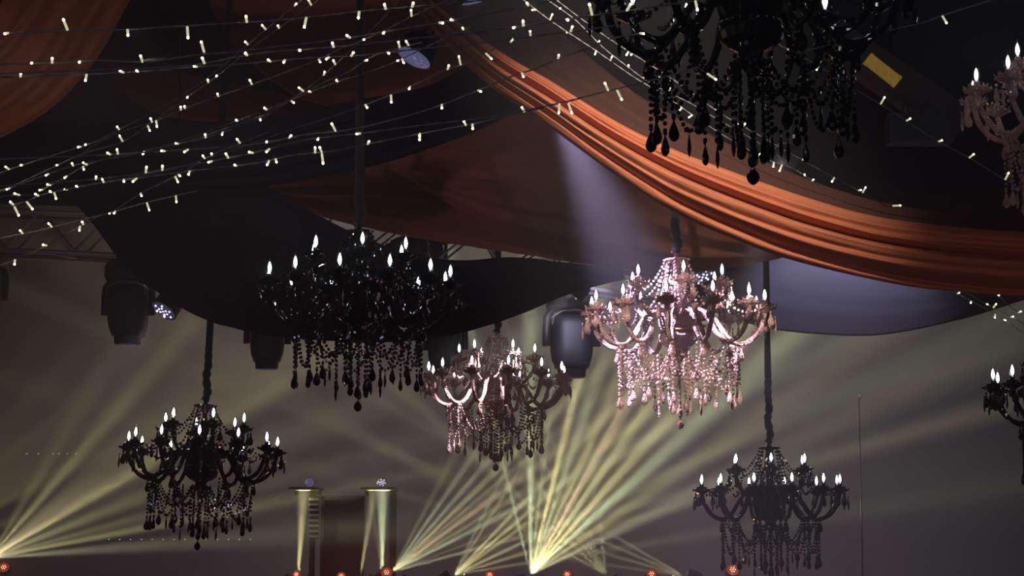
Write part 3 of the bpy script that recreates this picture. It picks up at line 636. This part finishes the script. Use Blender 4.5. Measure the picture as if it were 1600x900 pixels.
beam_light('beam light at the dark post fanning toward the pink chandeliers', 613, 893, 25.5,
    [(15, 1.2, .6, Wc), (20, 1, .2, Yc), (27, 1.5, .8, Gc), (31, 1.3, .5, Yc), (36, 1.8, .9, Oc), (40, 1, .5, Yc), (44, 1.4, .8, Yc), (49, 1.4, .6, Gc), (55, 1.6, .5, Gc), (62, 2, .2, Yc), (38, 22, .1, Wc)], K*.55)
beam_light('beam light below the smaller pink chandelier fanning in every direction', 829, 897, 25,
    [(104, 1.2, .5, Gc), (90, 2.2, .8, Gc), (83, 1.5, .3, Gc), (76, 1.6, 1.2, Yc), (71, 2, .5, Gc), (65, 1.2, .5, Yc), (60.5, 1.6, 1.1, Oc), (55, 1.6, .8, Yc), (48, 2.4, 1.0, Yc), (42, 2.2, .9, Gc), (34, 3, .35, Yc), (26, 3, .3, Wc), (60, 38, .14, Yc)], K*.95)
beam_light('beam light between two red stage lamps fanning up to the yellow haze', 710, 898, 26,
    [(64, 1.2, .4, Gc), (58, 1.2, .5, Yc), (46, 1.4, .9, Yc), (40, 1.5, .9, Yc), (35, 1.4, .6, Yc), (25, 1.6, .6, Gc), (17, 1.5, .5, Yc), (9, 1.5, .3, Wc), (40, 24, .1, Yc)], K*.55)
beam_light('small beam light with a narrow fan leaning back toward the big fan', 947, 899, 24.5,
    [(97, 1.5, .5, Gc), (112, 1.2, .5, Gc), (119, 1, .8, Wc), (127, 1.4, .8, Yc), (138, 1.8, .7, Yc), (150, 2, .4, Yc)], K*.28)
beam_light('small beam light with faint low beams beside a red lamp', 1068, 900, 25,
    [(150, 1.2, .7, Wc), (157, 1.1, .7, Yc), (164, 1.2, .6, Yc), (172, 1.4, .4, Oc)], K*.22)
beam_light('beam light shooting straight up between the dark stage posts', 597, 898, 26,
    [(90.3, 4.2, 1.2, Gc), (99, 1.3, .2, Yc)], 1.5*K*1.3, .05)
beam_light('beam light with a soft column beside the straight beam', 563, 899, 26,
    [(81, 3.4, .6, Yc)], 1.5*K*1.0, .05)
beam_light('beam light throwing the yellow column beside the slatted stage box', 466, 896, 26,
    [(87, 4.2, 1, Yc)], 1.5*K*1.1, .05)

# red LED pars along the stage lip
for lab, x, y, sc in (('red LED par in the bottom corner of the frame', 6, 887, 1.0), ('red LED par below the slatted stage box', 463, 898, .8), ('red LED par between the two yellow columns', 533, 900, .8),
                      ('red LED par at the foot of the dark post', 604, 895, 1.1), ('red LED par below the smaller pink chandelier', 765, 899, .9), ('red LED par beside the biggest fan of beams', 886, 898, .9),
                      ('red LED par beside the faint low beams', 1018, 897, 1.0), ('red LED par glowing under the low black chandelier', 1145, 891, 1.15)):
    p = P(x, y, 24.2)
    par(lab, p, direction(0.02, -1, .55), .55*sc, 10 if 440 < x < 560 else 25, (1, .22, .12), 160, True, 'led_red', 'red LED pars along the stage', blend=.3, hang=False, stand=True)

# stage portal: two posts with lamps on top, a dark panel between, a slatted box
def post(label, x0, x1, y0, Y):
    a, b = P(x0, 830, Y), P(x1, 830, Y); top = P(x0, y0, Y).z; w = b.x-a.x; cx = (a.x+b.x)/2
    r = empty('stage_post', (cx, Y, .9)); tag(r, label, 'post', 'dark stage posts')
    put('post_body', MB().box((0, 0, (top-.9)/2), (w, .12, top-.9)).mesh('post_body', False), M['stage'], r)
    put('foot_plate', MB().box((0, 0, .02), (w+.2, .4, .04)).mesh('foot_plate', False), M['stage'], r)
post('dark stage post beside the straight yellow beam', 609, 619, 766, 26.3)
post('dark stage post behind the slatted box', 484, 492, 766, 26.3)
for x0, x1, lab in ((455, 500, 'dark plate added to stop the beam by the slatted box'), (566, 618, 'dark plate added to stop the straight beam')):
    a = P(x0, 766, 26); b = P(x1, 762, 26); w_ = b.x-a.x; h_ = b.z-a.z
    hb = empty('beam_stop', ((a.x+b.x)/2, 26.1, a.z)); tag(hb, lab, 'shelf', 'added beam stops on the stage posts')  # plates added to cut off the upright beams at the top
    put('stop_plate', MB().box((0, 0, h_/2), (w_, .9, h_)).mesh('stop_plate', False), M['cable'], hb)
    for x in (-.4, .4): put('bracket', MB().box((x*w_, .2, -.03), (.03, .3, .06)).mesh('bracket', False), M['cable'], hb)
a = P(505, 775, 26.9); b = P(566, 880, 26.9)
pn = put('stage_screen', MB().box((0, 0, 0), (b.x-a.x, .08, a.z-.9)).box((0, -.05, (a.z-.9)/2-.03), (b.x-a.x+.06, .05, .06)).box((-(b.x-a.x)/2, -.05, 0), (.05, .05, a.z-.9)).box(((b.x-a.x)/2, -.05, 0), (.05, .05, a.z-.9)).mesh('stage_screen', False), M['stage'], loc=((a.x+b.x)/2, 26.9, .9+(a.z-.9)/2))
tag(pn, 'dark framed screen standing between the yellow light columns', 'screen')
a = P(484, 776, 26.12); b = P(497, 842, 26.12)
sb = empty('speaker_box', ((a.x+b.x)/2, 26.12, b.z)); tag(sb, 'slatted dark box hung on the stage post', 'speaker')
put('box_body', MB().box((0, .06, (a.z-b.z)/2), (b.x-a.x, .12, a.z-b.z)).mesh('box_body', False), M['stage'], sb)
sl = MB().box((0, 0, 0), (b.x-a.x+.02, .03, .03)).mesh('slat', False)
for i in range(8): put('slat', sl, M['alu'], sb, (0, -.02, (i+.5)*(a.z-b.z)/8))
par('round violet lamp on top of the post by the straight beam', P(597, 754, 25.75), direction(0, -1, .05), .5, 3, (.7, .6, 1), 120, True, hang=False, grp='lamps on the stage posts')
par('dim round violet lamp on top of the slatted box', P(484, 754, 25.75), direction(0, -1, .05), .5, 0, lit=False, hang=False, grp='lamps on the stage posts')

# ------------------------------------------------------------------ ceiling beam with gold board, cable box, thin pole, dots on the rear wall
def slab(name, label, cat, A, B, Y, w, dpt, m):
    a, b = P(*A, Y), P(*B, Y); d = b-a; x = d.normalized(); y = Vector((0, 1, 0)); z = x.cross(y).normalized()
    rot = Matrix((x, y, z)).transposed()
    o = put(name, MB().box((0, 0, 0), (d.length, dpt, w), rot).box(d*.5*.96, (w*.3, dpt*1.1, w*1.06), rot).box(-d*.5*.96, (w*.3, dpt*1.1, w*1.06), rot).mesh(name, False), m, loc=(a+b)/2); return tag(o, label, cat)
slab('glowing_board', 'narrow gold board, its light put in as glow, slanting beside the huge black chandelier', 'board', (1356, 92), (1402, 128), 15.77, .1, .05, M['gold'])
slab('ceiling_beam', 'dim brown slanting beam beyond the gold board', 'beam', (1300, 62), (1500, 196), 15.9, .3, .2, M['beam_wood'])
cb = empty('cable_box', P(1440, 200, 15.4)); tag(cb, 'black equipment box with looped cables below the slanting beam', 'equipment')
put('box_body', MB().box((0, .1, 0), (.52, .22, .22)).box((0, -.02, .1), (.56, .04, .03)).mesh('box_body', False), M['black_metal'], cb)
for k, (x, h_) in enumerate(((-.18, .17), (-.08, .13), (.06, .09))):
    put('cable', MB().tube(catmull([(x-.06, 0, .1), (x-.07, 0, .1+h_*.6), (x, 0, .1+h_), (x+.06, 0, .1+h_*.6), (x+.08, 0, .1)], 16), .009, 6).mesh('cable'), M['cable'], cb)
pb = P(1348, 900, 25); pt = P(1348, 622, 25)
pl = empty('thin_pole', (pb.x, 25, .9)); tag(pl, 'thin grey pole standing in the haze beside the low black chandelier', 'pole')
put('shaft', MB().tube([(0, 0, .02), (0, 0, pt.z-.9)], .011, 8).mesh('shaft'), M['cast_iron'], pl)
put('base', MB().lathe([(.15, 0), (.15, .02), (.02, .04)], 16).mesh('base'), M['cast_iron'], pl)
put('hook', MB().tube(catmull([(0, 0, pt.z-.92), (.03, 0, pt.z-.9), (.035, 0, pt.z-.87), (0, 0, pt.z-.85)], 10), .008, 6).mesh('hook'), M['cast_iron'], pl)
for lab, xs, y in (('row of tiny marker lights on the rear wall above the corner beams', [42, 60, 83, 92, 105, 119], 709), ('row of tiny marker lights on the rear wall below the black chandelier', list(range(170, 400, 17)), 843)):
    p0 = P(xs[0], y, YB-.04); r = empty('marker_light_strip', p0); tag(r, lab, 'light strip', 'marker lights on the rear wall')
    put('rail', MB().box(((P(xs[-1], y, YB).x-p0.x)/2, .02, 0), (P(xs[-1], y, YB).x-p0.x+.1, .03, .03)).mesh('rail', False), M['wall'], r)
    dm = MB().lathe([(.014, 0), (.01, .012), (.002, .016)], 8, rot=Matrix.Rotation(R(90), 3, 'X')).mesh('marker')
    for x in xs: put('marker', dm, M['dim_dot'], r, P(x, y, YB-.04)-p0)
